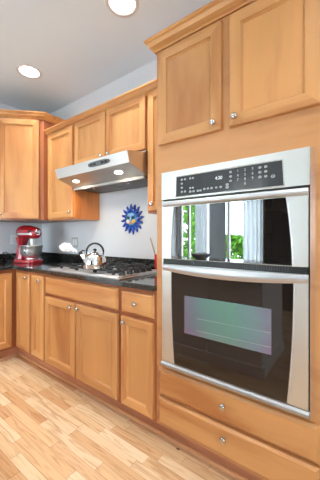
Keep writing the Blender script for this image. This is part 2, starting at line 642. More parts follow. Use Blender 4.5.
cb = thing('corner_base_cabinet', (-2.43, 0.3, 0.10), 'corner base cabinet with two tall narrow doors below the red mixer', 'cabinet')
carcass(cb, -2.7185, -2.16)
door(cb, (-2.668, 0, 0.125), FRONT, 0.25, 0.73, (0.215, 0.695), sw=0.05)
door(cb, (-2.376, 0, 0.125), FRONT, 0.204, 0.73, (0.155, 0.69), sw=0.05)

lb = thing('base_cabinet', (-3.02, -0.40, 0.10), 'base cabinet on the adjoining wall, meeting the corner cabinet under the red mixer', 'cabinet')
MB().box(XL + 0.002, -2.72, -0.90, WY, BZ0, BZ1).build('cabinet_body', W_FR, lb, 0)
door(lb, (-2.72, -0.465, 0.125), LEFTRUN, 0.42, 0.72, (0.04, 0.68), hmat=W_HY)
door(lb, (-2.72, -0.885, 0.125), LEFTRUN, 0.40, 0.72, (0.36, 0.68), hmat=W_HY)

ck = thing('base_cabinet', (-1.70, 0.3, 0.10), 'base cabinet under the cooktop with two doors below one wide false drawer front', 'cabinet')
carcass(ck, -2.16, -1.245)
drawer(ck, (-2.142, 0, 0.715), FRONT, 0.88, 0.142)
door(ck, (-2.142, 0, 0.122), FRONT, 0.419, 0.568, (0.384, 0.535))
door(ck, (-1.704, 0, 0.122), FRONT, 0.442, 0.568, (0.034, 0.535))

db = thing('base_cabinet', (-1.09, 0.3, 0.10), 'narrow base cabinet with one drawer and one door, between cooktop cabinet and oven tower', 'cabinet')
carcass(db, -1.245, -0.947)
drawer(db, (-1.226, 0, 0.713), FRONT, 0.265, 0.142, (0.1325, 0.071))
door(db, (-1.226, 0, 0.122), FRONT, 0.265, 0.566, (0.035, 0.53), sw=0.05)

# ------------------------------------------------------------------ countertop
ct = thing('countertop', (-2.1, 0.3, 0.878), 'black speckled granite countertop with short backsplash running around the corner', 'countertop')
poly = [(XL + 0.001, WY), (-0.9475, WY), (-0.9475, -0.03), (-2.69, -0.03), (-2.69, -0.92), (XL + 0.001, -0.92)]
MB().prism(poly, 0.8785, 0.914, 'z', 0.005).build('slab', GRANITE, ct)
MB().box(XL + 0.021, -0.9475, 0.587, 0.609, 0.9142, 1.0, 0.003).build('backsplash', GRANITE, ct)
MB().box(XL + 0.0005, XL + 0.0205, -0.92, 0.609, 0.9142, 1.0, 0.003).build('backsplash', GRANITE, ct)

# ------------------------------------------------------------------ tall oven cabinet
TX0, TX1 = -0.945, -0.09
tc_ = thing('oven_cabinet', ((TX0 + TX1) / 2, 0.3, 0.10), 'tall maple oven cabinet holding the double oven, two doors above and two drawers below', 'cabinet')
body = MB()
OX0, OX1, OZ0, OZ1 = -0.874, -0.166, 0.49, 1.545
body.box(TX0, OX0, 0, WY, 0.103, 2.36)
body.box(OX1, TX1, 0, WY, 0.103, 2.36)
body.box(OX0, OX1, 0, WY, 0.103, OZ0)
body.box(OX0, OX1, 0, WY, OZ1, 2.36)
body.box(OX0, OX1, 0.58, WY, OZ0, OZ1)
body.build('cabinet_body', W_FRX, tc_, 0)
TD = 1.727
door(tc_, (-0.920, 0, TD), FRONT, 0.387, 0.537, (0.35, 0.036))
door(tc_, (-0.492, 0, TD), FRONT, 0.378, 0.537, (0.032, 0.036))
drawer(tc_, (-0.920, 0, 0.291), FRONT, 0.800, 0.153, (0.400, 0.088), name='drawer')
drawer(tc_, (-0.920, 0, 0.125), FRONT, 0.800, 0.150, (0.403, 0.096), name='drawer')

def crown_poly(z0, z1, p):
    """profile: outward distance, height"""
    return [(0, z0), (0.010, z0), (0.012, z0 + 0.010), (0.022, z0 + 0.018), (0.034, z0 + 0.4 * (z1 - z0)), (p - 0.012, z0 + 0.72 * (z1 - z0)), (p - 0.003, z0 + 0.80 * (z1 - z0)), (p, z0 + 0.86 * (z1 - z0)), (p, z1), (0, z1)]

def crown_sweep(path, prof, m, name, parent=None):
    """mitred sweep of a profile along a horizontal path, outward = right-hand side of travel"""
    b = bmesh.new()
    P = [Vector((x, y, 0)) for x, y in path]
    rings = []
    for i, p in enumerate(P):
        ns = []
        if i > 0:
            d = (p - P[i - 1]).normalized(); ns.append(Vector((d.y, -d.x, 0)))
        if i < len(P) - 1:
            d = (P[i + 1] - p).normalized(); ns.append(Vector((d.y, -d.x, 0)))
        n = sum(ns, Vector()) / len(ns)
        n = n / n.dot(ns[0])
        rings.append([b.verts.new(p + n * o + Vector((0, 0, z))) for o, z in prof])
    k = len(prof)
    for A, B in zip(rings, rings[1:]):
        for i in range(k):
            b.faces.new((A[i], A[(i + 1) % k], B[(i + 1) % k], B[i]))
    b.faces.new(rings[0]); b.faces.new(rings[-1])
    bmesh.ops.recalc_face_normals(b, faces=b.faces[:])
    q = MB(); q._add(b)
    return q.build(name, m, parent, 25)

crown_sweep([(TX0 - 0.0005, 0.24), (TX0 - 0.0005, -0.0005), (TX1 + 0.0005, -0.0005), (TX1 + 0.0005, WY - 0.002)], crown_poly(2.281, 2.345, 0.055), W_CR, 'crown_molding', tc_)

# ------------------------------------------------------------------ upper cabinets
UY, UZ0, UZ1 = 0.305, 1.375, 2.30
u1 = thing('wall_cabinet', (-2.41, 0.45, UZ0), 'single-door upper cabinet between the corner cabinet and the range hood', 'cabinet')
MB().box(-2.644, -2.181, UY, WY, UZ0, UZ1).build('cabinet_body', [W_SIDE_GLOW], u1, 0)
door(u1, (-2.632, UY, 1.388), FRONT, 0.437, 0.893, (0.407, 0.05))

u2 = thing('wall_cabinet', (-1.72, 0.45, 1.852), 'short two-door upper cabinet above the range hood', 'cabinet')
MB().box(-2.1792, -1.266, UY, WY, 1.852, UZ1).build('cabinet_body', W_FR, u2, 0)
door(u2, (-2.158, UY, 1.862), FRONT, 0.428, 0.419, (0.392, 0.036))
door(u2, (-1.710, UY, 1.862), FRONT, 0.432, 0.419, (0.036, 0.036))

u3 = thing('wall_cabinet', (-1.1, 0.45, UZ0), 'narrow upper cabinet squeezed between range hood and tall oven cabinet', 'cabinet')
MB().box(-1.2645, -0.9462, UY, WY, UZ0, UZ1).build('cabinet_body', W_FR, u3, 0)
door(u3, (-1.254, UY, 1.392), FRONT, 0.295, 0.889, (0.05, 0.045))

crown_sweep([(-2.6435, UY - 0.0005), (-0.9465, UY - 0.0005)], crown_poly(2.262, 2.322, 0.058), W_CR, 'trim_2')['kind'] = 'structure'

cc = thing('corner_wall_cabinet', (-3.0, 0.3, UZ0), 'diagonal corner upper cabinet, taller than its neighbours, above the red stand mixer', 'cabinet')
cpoly = [(XL + 0.001, WY), (-2.6455, WY), (-2.6455, 0.25), (-2.971, -0.075), (XL + 0.001, -0.075)]
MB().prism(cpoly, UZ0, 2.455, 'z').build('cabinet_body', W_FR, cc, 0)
s2 = math.sqrt(0.5)
dw = math.hypot(-2.6455 + 2.971, 0.325)
door(cc, (-2.971 + 0.018 * s2, -0.075 + 0.018 * s2, 1.388), ((s2, s2, 0), (s2, -s2, 0)), dw - 0.062, 1.035, (0.03, 0.045))
crown_sweep([(XL + 0.002, -0.0755), (-2.971, -0.0755), (-2.6445, 0.2495), (-2.6445, WY - 0.002)], crown_poly(2.432, 2.494, 0.052), W_CR, 'crown_molding', cc)

# ------------------------------------------------------------------ double oven
ov = thing('double_oven', (-0.52, 0.2, OZ0), 'stainless microwave and oven combination built into the tall maple cabinet', 'oven')
MB().box(OX0 + 0.004, OX1 - 0.004, -0.002, 0.56, OZ0 + 0.004, OZ1 - 0.004).build('chassis', BLACK, ov, 0)
# side flanges and the black surround
sf = MB()
sf.prism([(-0.1503, -0.033), (-0.1345, -0.0006), (-0.1503, -0.0006)], 0.470, 1.560, 'z', 0.0004)
sf.build('side_trim', STEEL_B, ov)
MB().box(-0.893, -0.8835, -0.022, -0.0006, 0.470, 1.560, 0.002).build('side_trim', STEEL, ov)
MB().box(-0.883, -0.1505, -0.012, -0.0006, 0.480, 1.405).build('surround', BLACK, ov, 0)
# control fascia: a steel frame around a black glass strip
fa = MB()
fx0, fx1, fz0, fz1 = -0.890, -0.1505, 1.407, 1.561
px0, px1, pz0, pz1 = -0.786, -0.254, 1.417, 1.523
fa.box(fx0, fx1, -0.030, -0.0008, fz0, fz1, 0.003)
fa = fa.build('control_fascia', STEEL_M, ov)
cp = MB()
cp.prism([(px0 - 0.003, pz0), (px1 + 0.006, pz0), (px1, pz1), (px0, pz1)], -0.0325, -0.029, 'y', 0.0008)
cp = cp.build('control_panel', PANELBLK, ov)
MB().box(-0.628, -0.508, -0.0333, -0.032, 1.462, 1.503, 0.0004).build('display', BLACK, cp)
fr = MB()
fr.tube([(px0 - 0.006, -0.031, pz0 - 0.003), (px1 + 0.009, -0.031, pz0 - 0.003), (px1 + 0.003, -0.031, pz1 + 0.003), (px0 - 0.003, -0.031, pz1 + 0.003)], 0.002, 6, closed=True)
fr.build('panel_bezel', STEEL_B, cp)

def text(s, x, z, h, y, m, name, parent):
    cu = bpy.data.curves.new(name, 'FONT')
    cu.body = s
    cu.size = h
    cu.align_x = 'CENTER'
    cu.align_y = 'CENTER'
    cu.extrude = 0.0002
    tmp = bpy.data.objects.new('tmp', cu)
    C.objects.link(tmp)
    dg = bpy.context.evaluated_depsgraph_get()
    me = bpy.data.meshes.new_from_object(tmp.evaluated_get(dg))
    bpy.data.objects.remove(tmp)
    b = bmesh.new()
    b.from_mesh(me)
    bpy.data.meshes.remove(me)
    b.transform(Matrix.Translation((x, y, z)) @ Matrix.Rotation(PI / 2, 4, 'X'))
    q = MB(); q._add(b)
    return q.build(name, m, parent, 0)
text('4:20', -0.540, 1.486, 0.022, -0.0337, CLOCK, 'clock_digits', cp)
# touch-key markings (two small clusters left and a numeric pad)
def mark_grid(xs, zs, r, name):
    for x in xs:
        for z in zs:
            q = MB()
            q.tube([(x + r * math.cos(2 * PI * k / 8), -0.0327, z + r * 0.8 * math.sin(2 * PI * k / 8)) for k in range(8)], 0.0011, 4, closed=True)
            q.box(x - r, x + r, -0.0331, -0.0324, z - 0.0012, z + 0.0012)
            q.build(name, INK, cp, 0)
mark_grid((-0.752, -0.732), (1.440, 1.505), 0.006, 'key_marking')
mark_grid((-0.752,), (1.462, 1.484), 0.006, 'key_marking')
mark_grid((-0.700, -0.680, -0.655, -0.640), (1.436,), 0.006, 'key_marking')
mark_grid((-0.700, -0.684), (1.455, 1.505), 0.005, 'key_marking')
mark_grid((-0.618, -0.598, -0.578, -0.553, -0.53), (1.441,), 0.0055, 'key_marking')
for i, ch in enumerate('123456789'):
    text(ch, -0.445 + 0.034 * (i % 3), 1.506 - 0.021 * (i // 3), 0.017, -0.0329, INK, 'key_digit', cp)
text('0', -0.411, 1.443, 0.017, -0.0329, INK, 'key_digit', cp)
mark_grid((-0.480, -0.345, -0.320), (1.506, 1.485, 1.464), 0.006, 'key_marking')
mark_grid((-0.290,), (1.46,), 0.008, 'key_marking')
mark_grid((-0.497,), (1.436, 1.449), 0.007, 'key_marking')

# doors: a steel sheet with a black glass whose sides bow
def curved_glass(z0, z1, xl0, xl1, xr0, xr1, bow, y0, y1, n=10):
    pts = []
    for k in range(n + 1):
        s = k / n
        pts.append((xl0 + (xl1 - xl0) * s - bow * 4 * s * (1 - s), z0 + (z1 - z0) * s))
    for k in range(n + 1):
        s = 1 - k / n
        pts.append((xr0 + (xr1 - xr0) * s + bow * 4 * s * (1 - s), z0 + (z1 - z0) * s))
    return pts
mw = MB().box(-0.8795, -0.156, -0.030, -0.0125, 1.076, 1.398, 0.003).build('microwave_door', STEEL_M, ov)
g = curved_glass(1.079, 1.364, -0.818, -0.803, -0.216, -0.240, 0.004, 0, 0)
MB().prism(g, -0.0335, -0.0295, 'y', 0.001).build('glass', BLACKGLASS, mw, 0)
def edge_strip(side, parent):
    q = MB()
    L = g[:11] if side == 0 else g[11:]
    q.tube([(x + (-0.003 if side == 0 else 0.003), -0.0315, z) for x, z in L], 0.0028, 6)
    return q.build('edge_strip', STEEL_H, parent)
edge_strip(0, mw); edge_strip(1, mw)

def bar_handle(z0, z1, sag, name, parent):
    """wide flat handle, bowed outward at mid span and sagging along its lower edge"""
    n = 24
    b = bmesh.new()
    rings = []
    for i in range(n + 1):
        s = i / n
        x = -0.8785 + (0.8785 - 0.158) * s
        k = 4 * s * (1 - s)
        yo = -0.036 - 0.020 * k
        a, c = z0 - sag * k, z1 - 0.15 * sag * k
        hh = c - a
        ring = [(-0.0305, a), (yo + 0.006, a), (yo, a + 0.25 * hh), (yo - 0.002, a + 0.6 * hh), (yo + 0.004, c), (-0.0305, c)]
        rings.append([b.verts.new((x, y, z)) for y, z in ring])
    for A, B in zip(rings, rings[1:]):
        for i in range(6):
            b.faces.new((A[i], A[(i + 1) % 6], B[(i + 1) % 6], B[i]))
    b.faces.new(rings[0]); b.faces.new(rings[-1])
    bmesh.ops.recalc_face_normals(b, faces=b.faces[:])
    q = MB(); q._add(b)
    return q.build(name, STEEL_H, parent, 50)
bar_handle(1.367, 1.392, 0.0, 'handle', mw)
# vent strip between the doors
vt = MB().box(-0.879, -0.1565, -0.020, -0.0125, 1.048, 1.074, 0.001).build('vent_strip', BLACK, ov)
vs = MB()
for k in range(44):
    x = -0.70 + k * 0.0108
    vs.box(x, x + 0.0035, -0.0235, -0.0202, 1.051, 1.071)
vs.box(-0.80, -0.18, -0.026, -0.0202, 1.0725, 1.0755)
vs.build('vent_fin', mat('vent_fin_grey', (0.06, 0.06, 0.062, 1), 0.35), vt, 0)

dr = MB().box(-0.8795, -0.156, -0.030, -0.0125, 0.499, 1.046, 0.003).build('oven_door', STEEL_M, ov)
g = curved_glass(0.503, 1.012, -0.800, -0.819, -0.236, -0.211, 0.006, 0, 0)
MB().prism(g, -0.0335, -0.0295, 'y', 0.001).build('glass', BROWNGLASS, dr, 0)
edge_strip(0, dr); edge_strip(1, dr)
bar_handle(1.012, 1.046, 0.018, 'handle', dr)
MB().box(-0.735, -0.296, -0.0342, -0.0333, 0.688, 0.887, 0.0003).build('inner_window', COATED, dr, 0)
for z in (0.716, 0.778):
    q = MB()
    q.tube([(-0.66, -0.0344, z), (-0.30, -0.0344, z + 0.006)], 0.0009, 6)
    q.build('rack_line', mat('rack_wire', (0.30, 0.36, 0.33, 1), 0.4), dr)
MB().prism([(-0.0125, 0.470), (-0.030, 0.470), (-0.040, 0.476), (-0.040, 0.488), (-0.030, 0.4965), (-0.0125, 0.4965)], -0.890, -0.1515, 'x', 0.001).build('bottom_rail', mat('dull_rail_steel', (0.44, 0.44, 0.44, 1), 0.6, 1.0), ov)

# ------------------------------------------------------------------ range hood
HX0, HX1 = -2.168, -1.2755
hd = thing('range_hood', (-1.72, 0.3, 1.66), 'stainless under-cabinet range hood above the cooktop', 'range hood')
hp = [(0.606, 1.85), (0.284, 1.85), (0.284, 1.838), (0.110, 1.806), (0.088, 1.800), (0.112, 1.722), (0.128, 1.720), (0.285, 1.664), (0.606, 1.664)]
MB().prism(hp, HX0, HX1, 'x', 0.0015).build('hood_shell', STEEL_M, hd, 25)
# sloped panel below, with two lamps
def slope(s):  # point on the sloped underside
    return (0.128 + (0.285 - 0.128) * s, 1.720 + (1.664 - 1.720) * s)
sl = math.atan2(1.664 - 1.720, 0.285 - 0.128)
for x in (-2.005, -1.465):
    y, z = slope(0.42)
    M = Matrix.Translation((x, y, z)) @ Matrix.Rotation(sl, 4, 'X') @ Matrix.Rotation(PI, 4, 'X')
    MB().lathe([(0.050, 0.0003), (0.050, 0.003), (0.046, 0.004), (0.045, 0.001)], 28, M, sx=0.95, sy=0.55).build('lamp_ring', STEEL_B, hd)
    MB().lathe([(0.0, 0.0015), (0.043, 0.0015), (0.038, 0.006), (0.0, 0.008)], 28, M, sx=0.95, sy=0.55).build('lamp_lens', HOODLENS, hd)
    l = area('hood_lamp', (x, y - 0.004, z - 0.014), (sl * 0.2, 0, 0), 0.07, 0.05, 2.2, (1, 0.80, 0.55))
    l.parent = hd
    l.location = Vector(l.location) - Vector(hd.location)
MB().box(HX0 + 0.004, HX1 - 0.004, 0.278, 0.302, 1.640, 1.663, 0.001).build('flange', STEEL_D, hd)
for a, b_ in ((HX0 + 0.02, -1.727), (-1.717, HX1 - 0.02)):
    MB().box(a, b_, 0.318, 0.585, 1.650, 1.6635, 0.001).build('filter', FILTER, hd)
    MB().lathe([(0, 0), (0.013, 0), (0.013, 0.008), (0.006, 0.014), (0, 0.014)], 14, Matrix.Translation(((a + b_) / 2, 0.34, 1.650)) @ Matrix.Rotation(PI, 4, 'X')).build('filter_knob', STEEL_B, hd)
# switch plate on the front
fn = Vector((0, -0.080, -0.024)).normalized()
up = Vector((0, -0.024, 0.08)).normalized()
Mf = Matrix(((1, fn.x, up.x, -1.585), (0, fn.y, up.y, 0.0985), (0, fn.z, up.z, 1.764), (0, 0, 0, 1)))
pl = MB()
pts = [(0.125 * math.copysign(abs(math.cos(a)) ** 0.6, math.cos(a)), 0.020 * math.copysign(abs(math.sin(a)) ** 0.7, math.sin(a))) for a in [2 * PI * k / 32 for k in range(32)]]
pl.prism(pts, 0.0, 0.004, 'y', 0.0, M=Mf)
pl = pl.build('switch_plate', mat('switch_plate_grey', (0.12, 0.13, 0.13, 1), 0.3), hd)
for x in (-0.085, -0.045, 0.045, 0.085):
    MB().box(x - 0.015, x + 0.015, 0.004, 0.008, -0.009, 0.009, 0.002, M=Mf).build('switch', BLACK, pl)

# ------------------------------------------------------------------ cooktop
CX0, CX1, CY0, CY1, CZ = -2.105, -1.250, -0.012, 0.495, 0.9145
ckt = thing('cooktop', ((CX0 + CX1) / 2, 0.25, CZ), 'stainless gas cooktop with black cast iron grates set in the granite counter', 'cooktop')
b = MB()
b.box(CX0, CX1, CY0, CY1, CZ, CZ + 0.012, 0.004)
b.build('tray', STEEL_L, ckt)
rim = MB()
rim.prism([(CY0, CZ + 0.001), (CY0 + 0.034, CZ + 0.012), (CY0 + 0.034, CZ + 0.017), (CY0 + 0.02, CZ + 0.0175), (CY0 - 0.001, CZ + 0.010)], CX0, CX1, 'x', 0.001)
rim.prism([(CX0 - 0.001, CZ + 0.001), (CX0 + 0.024, CZ + 0.012), (CX0 + 0.024, CZ + 0.017), (CX0 + 0.016, CZ + 0.0175), (CX0 - 0.001, CZ + 0.008)], CY0, CY1, 'y', 0.001)
rim.build('rim', STEEL_L, ckt)
MB().prism([(CX1 + 0.002, CZ + 0.0005), (CX1 - 0.016, CZ + 0.0125), (CX1 - 0.012, CZ + 0.0185), (CX1 - 0.007, CZ + 0.019)], CY0, CY1, 'y', 0.0008).build('rim', CHROME, ckt)
burners = [(-1.965, 0.165, 0.045), (-1.965, 0.38, 0.040), (-1.715, 0.26, 0.055), (-1.485, 0.165, 0.040), (-1.485, 0.38, 0.045)]
for x, y, r in burners:
    q = MB()
    q.lathe([(r + 0.012, 0), (r + 0.010, 0.006), (r, 0.008), (r, 0.014), (r - 0.006, 0.018), (0, 0.020)], 24, Matrix.Translation((x, y, CZ + 0.012)))
    q.build('burner', IRON, ckt)
GZ = CZ + 0.041
for (a, c) in ((-2.045, -1.835), (-1.825, -1.605), (-1.595, -1.395)):
    q = MB()
    y0, y1 = 0.075, 0.47
    r = 0.0048
    for y in (y0, y1, (y0 + y1) / 2):
        q.box(a, c, y - r, y + r, GZ - 0.012, GZ, 0.002)
    for x in (a, c):
        q.box(x - r, x + r, y0, y1, GZ - 0.012, GZ, 0.002)
    for y in (y0 + 0.11, y1 - 0.11):
        q.box(a, a + 0.075, y - r, y + r, GZ - 0.010, GZ + 0.003, 0.002)
        q.box(c - 0.075, c, y - r, y + r, GZ - 0.010, GZ + 0.003, 0.002)
    xm = (a + c) / 2
    for yy in ((y0, y0 + 0.08), (y1 - 0.08, y1), ((y0 + y1) / 2 - 0.07, (y0 + y1) / 2 + 0.07)):
        q.box(xm - r, xm + r, yy[0], yy[1], GZ - 0.010, GZ + 0.003, 0.002)
    for x in (a, c):
        for y in (y0, y1):
            q.box(x - 0.009, x + 0.009, y - 0.009, y + 0.009, CZ + 0.012, GZ - 0.004, 0.003)
    q.build('grate', IRON, ckt)
for y in (0.10, 0.18, 0.255, 0.325, 0.40):
    q = MB()
    M = Matrix.Translation((-1.335, y, CZ + 0.012))
    q.lathe([(0.026, 0), (0.026, 0.004), (0.022, 0.006), (0.021, 0.022), (0.018, 0.026), (0, 0.027)], 20, M)
    q.box(-0.006, 0.006, -0.022, 0.022, 0.024, 0.034, 0.003, M=M)
    q.build('control_knob', BLACK, ckt)

# ------------------------------------------------------------------ kettle
KX, KY, KZ = -1.60, 0.075, GZ + 0.0035
KS = 0.82
kt = thing('kettle', (KX, KY, KZ), 'shiny stainless whistling kettle with black loop handle on the cooktop grate', 'kettle')
MT = Matrix.Translation((KX, KY, KZ)) @ Matrix.Scale(KS, 4)
MK = Matrix.Translation((KX, KY, KZ)) @ Matrix.Scale(KS, 4) @ Matrix.Translation((-KX, -KY, -KZ))
MB().lathe([(0, 0), (0.094, 0), (0.101, 0.005), (0.104, 0.02), (0.104, 0.055), (0.100, 0.085), (0.088, 0.112), (0.066, 0.130), (0.042, 0.137), (0.042, 0.139)], 40, MT).build('kettle_body', CHROME, kt, 40)
lid = MB().lathe([(0.043, 0.139), (0.043, 0.143), (0.034, 0.149), (0.012, 0.153), (0, 0.153)], 32, MT).build('lid', CHROME, kt, 40)
MB().lathe([(0.006, 0.153), (0.006, 0.160), (0.015, 0.165), (0.018, 0.173), (0.014, 0.181), (0, 0.185)], 20, MT).build('lid_knob', BLACK, lid, 50)
sd = Vector((-math.cos(TH - 0.12), -math.sin(TH - 0.12), 0))
base = Vector((KX, KY, KZ))
sp = MB().tube([base + sd * 0.082 + Vector((0, 0, 0.075)), base + sd * 0.112 + Vector((0, 0, 0.103)), base + sd * 0.138 + Vector((0, 0, 0.134))], [0.025, 0.019, 0.013], 16, MK).build('spout', CHROME, kt, 50)
wq = MB()
wq.tube([base + sd * 0.130 + Vector((0, 0, 0.125)), base + sd * 0.150 + Vector((0, 0, 0.149))], [0.017, 0.016], 14, MK)
wq.tube([base + sd * 0.138 + Vector((0, 0, 0.140)), base + sd * 0.122 + Vector((0, 0, 0.165)), base + sd * 0.098 + Vector((0, 0, 0.160))], [0.007, 0.007, 0.006], 10, MK)
wq.build('whistle', BLACK, sp, 50)
hl = []
for k in range(25):
    a = math.radians(-18 + (216) * k / 24)
    hl.append(base + sd * (-0.0 + 0.082 * math.cos(a)) + Vector((0, 0, 0.150 + 0.082 * math.sin(a))))
MB().tube(hl, [0.006] * 3 + [0.0095] * 19 + [0.006] * 3, 12, MK).build('handle', BLACK, kt, 60)
for s in (1, -1):
    MB().tube([base + sd * s * 0.064 + Vector((0, 0, 0.125)), base + sd * s * 0.079 + Vector((0, 0, 0.131))], 0.008, 10, MK).build('handle_bracket', CHROME, kt, 60)

# steam from the spout
st = bmesh.new()
bmesh.ops.create_icosphere(st, subdivisions=1, radius=0.001)
st.free()
q = MB()
tip = base + sd * 0.14 + Vector((0, 0, 0.118))
blobs = []
for k in range(26):
    s = k / 25.0
    p = tip + Vector((-0.80, 0.12, 0)).normalized() * (0.25 * s) + Vector((0, 0, 0.004 + 0.036 * math.sin(min(1, s * 1.1) * PI / 2)))
    r = 0.006 + 0.019 * min(1, s * 1.5)
    p += Vector((random.uniform(-1, 1), random.uniform(-1, 1), random.uniform(-1, 1))) * r * 0.55
    b = bmesh.new()
    bmesh.ops.create_icosphere(b, subdivisions=2, radius=r * random.uniform(0.75, 1.15), matrix=Matrix.Translation(p))
    q._add(b)
so = q.build('steam', STEAM, None, 180)
rm = so.modifiers.new('blend', 'REMESH'); rm.mode = 'VOXEL'; rm.voxel_size = 0.005; rm.use_smooth_shade = True
tag(so, 'white puff of steam blowing from the kettle spout', 'steam', kind='stuff')

# ------------------------------------------------------------------ stand mixer
MX, MY, MZ = -2.93, 0.225, 0.9145
mx = thing('stand_mixer', (MX, MY, MZ), 'red stand mixer with stainless bowl on the granite counter in the corner', 'stand mixer')
MM = Matrix.Translation((MX, MY, MZ)) @ Matrix.Rotation(math.radians(10), 4, 'Z')
def superring(hx, hy, e=0.7, n=36):
    return [(hx * math.copysign(abs(math.cos(a)) ** e, math.cos(a)), hy * math.copysign(abs(math.sin(a)) ** e, math.sin(a))) for a in [2 * PI * k / n for k in range(n)]]
def loft(rings, M):
    b = bmesh.new()
    V_ = [[b.verts.new(p) for p in r] for r in rings]
    n = len(V_[0])
    for A, B in zip(V_, V_[1:]):
        for i in range(n):
            b.faces.new((A[i], A[(i + 1) % n], B[(i + 1) % n], B[i]))
    b.faces.new(V_[0]); b.faces.new(V_[-1])
    bmesh.ops.recalc_face_normals(b, faces=b.faces[:])
    q = MB(); q._add(b, M)
    return q
def oval(hx, hy, z, cx=0, e=0.75):
    return [(cx + x, y, z) for x, y in superring(hx, hy, e)]
loft([oval(.172, .110, 0), oval(.176, .114, .008), oval(.174, .112, .026), oval(.160, .102, .036), oval(.10, .08, .040)], MM).build('base', RED, mx, 40)
loft([oval(.060, .060, .034, -.118), oval(.050, .052, .075, -.112), oval(.044, .046, .150, -.105), oval(.046, .048, .205, -.100), oval(.064, .058, .250, -.092), oval(.075, .062, .275, -.085)], MM).build('column', RED, mx, 50)
def vring(x, hy, hz, cz, e=0.85):
    return [(x, y, cz + z) for y, z in superring(hy, hz, e, 32)]
hz = 0.335
loft([vring(-.150, .012, .012, hz), vring(-.146, .036, .038, hz), vring(-.132, .055, .056, hz), vring(-.10, .066, .070, hz), vring(-.04, .071, .077, hz + .002), vring(.03, .070, .076, hz), vring(.09, .066, .070, hz - .005), vring(.135, .060, .062, hz - .008), vring(.158, .050, .050, hz - .009), vring(.166, .030, .030, hz - .009)], MM).build('motor_head', RED, mx, 60)
bd = MB()
pb = []
for k in range(40):
    a = 2 * PI * k / 40
    cxv = math.copysign(abs(math.cos(a)) ** 0.62, math.cos(a))
    syv = math.copysign(abs(math.sin(a)) ** 0.62, math.sin(a))
    pb.append((0.008 + 0.159 * cxv, 0.0715 * syv, hz - 0.020))
b = bmesh.new()
lo = [b.verts.new((x, y, z - 0.010)) for x, y, z in pb]
hi = [b.verts.new((x, y, z + 0.010)) for x, y, z in pb]
b.faces.new(lo); b.faces.new(hi)
for i in range(40):
    b.faces.new((lo[i], lo[(i + 1) % 40], hi[(i + 1) % 40], hi[i]))
bmesh.ops.recalc_face_normals(b, faces=b.faces[:])
bd._add(b, MM)
bd.build('trim_band', STEEL_B, mx, 40)
RX = Matrix.Rotation(PI / 2, 4, 'Y')
MB().lathe([(0.030, 0), (0.030, 0.008), (0.024, 0.013), (0, 0.014)], 24, MM @ Matrix.Translation((.160, 0, hz + .006)) @ RX).build('hub_cap', STEEL_B, mx, 40)
MB().lathe([(0.012, 0), (0.014, 0.010), (0.010, 0.016), (0, 0.017)], 16, MM @ Matrix.Translation((.115, -.064, hz + .006)) @ Matrix.Rotation(PI / 2, 4, 'X')).build('speed_knob', BLACK, mx, 40)
MB().lathe([(0.024, 0.190), (0.028, 0.24), (0.030, 0.275)], 20, MM @ Matrix.Translation((.075, 0, 0))).build('beater_shaft', STEEL, mx, 40)
bw = MB().lathe([(0.050, 0.040), (0.060, 0.042), (0.060, 0.052), (0.080, 0.062), (0.100, 0.090), (0.108, 0.130), (0.112, 0.180), (0.117, 0.186), (0.115, 0.190), (0.108, 0.186), (0.103, 0.130), (0.09, 0.085), (0.0, 0.07)], 40, MM @ Matrix.Translation((.060, 0, 0))).build('bowl', STEEL_W, mx, 40)
hp_ = [Vector((.065 + (0.106 + e) * math.cos(math.radians(-62)), (0.106 + e) * math.sin(math.radians(-62)), z)) for e, z in ((0, .170), (0.035, .172), (0.052, .155), (0.050, .125), (0.03, .105), (-0.004, .100))]
MB().tube([MM @ p for p in hp_], 0.006, 10).build('bowl_handle', CHROME, bw, 60)
cord = [(-3.02, 0.15, 0.97), (-3.05, 0.10, 1.00), (-3.09, 0.06, 1.03), (-3.13, 0.05, 1.025), (-3.16, 0.07, 0.98), (-3.15, 0.10, 0.93), (-3.12, 0.15, 0.9195)]
MB().tube(cord, 0.005, 8).build('power_cord', BLACK, mx, 60)

# ------------------------------------------------------------------ outlets
def outlet(loc, r, n, w, h, label, gangs, pmat):
    o = thing('wall_outlet', loc, label, 'outlet')
    M = basis(loc, r, n)
    pp = MB().box(-w / 2, w / 2, 0.0003, 0.006, -h / 2, h / 2, 0.002, M=M).build('cover_plate', pmat, o)
    for g_ in range(gangs):
        x = (g_ - (gangs - 1) / 2) * 0.046
        MB().box(x - 0.017, x + 0.017, 0.006, 0.008, -0.034, 0.034, 0.001, M=M).build('receptacle', WHITEP, pp)
        for z in (-0.018, 0.018):
            for e in (-0.006, 0.006):
                MB().box(x + e - 0.001, x + e + 0.001, 0.008, 0.0084, z - 0.005, z + 0.005, M=M).build('slot', BLACK, pp, 0)
    return o
outlet((-2.61, YB, 1.135), (1, 0, 0), (0, -1, 0), 0.118, 0.118, 'grey double wall outlet behind the steam of the kettle', 2, mat('grey_cover_plate', (0.42, 0.42, 0.42, 1), 0.35))
outlet((XL, 0.25, 1.165), (0, 1, 0), (1, 0, 0), 0.072, 0.116, 'white wall outlet partly hidden behind the red mixer', 1, WHITEP)

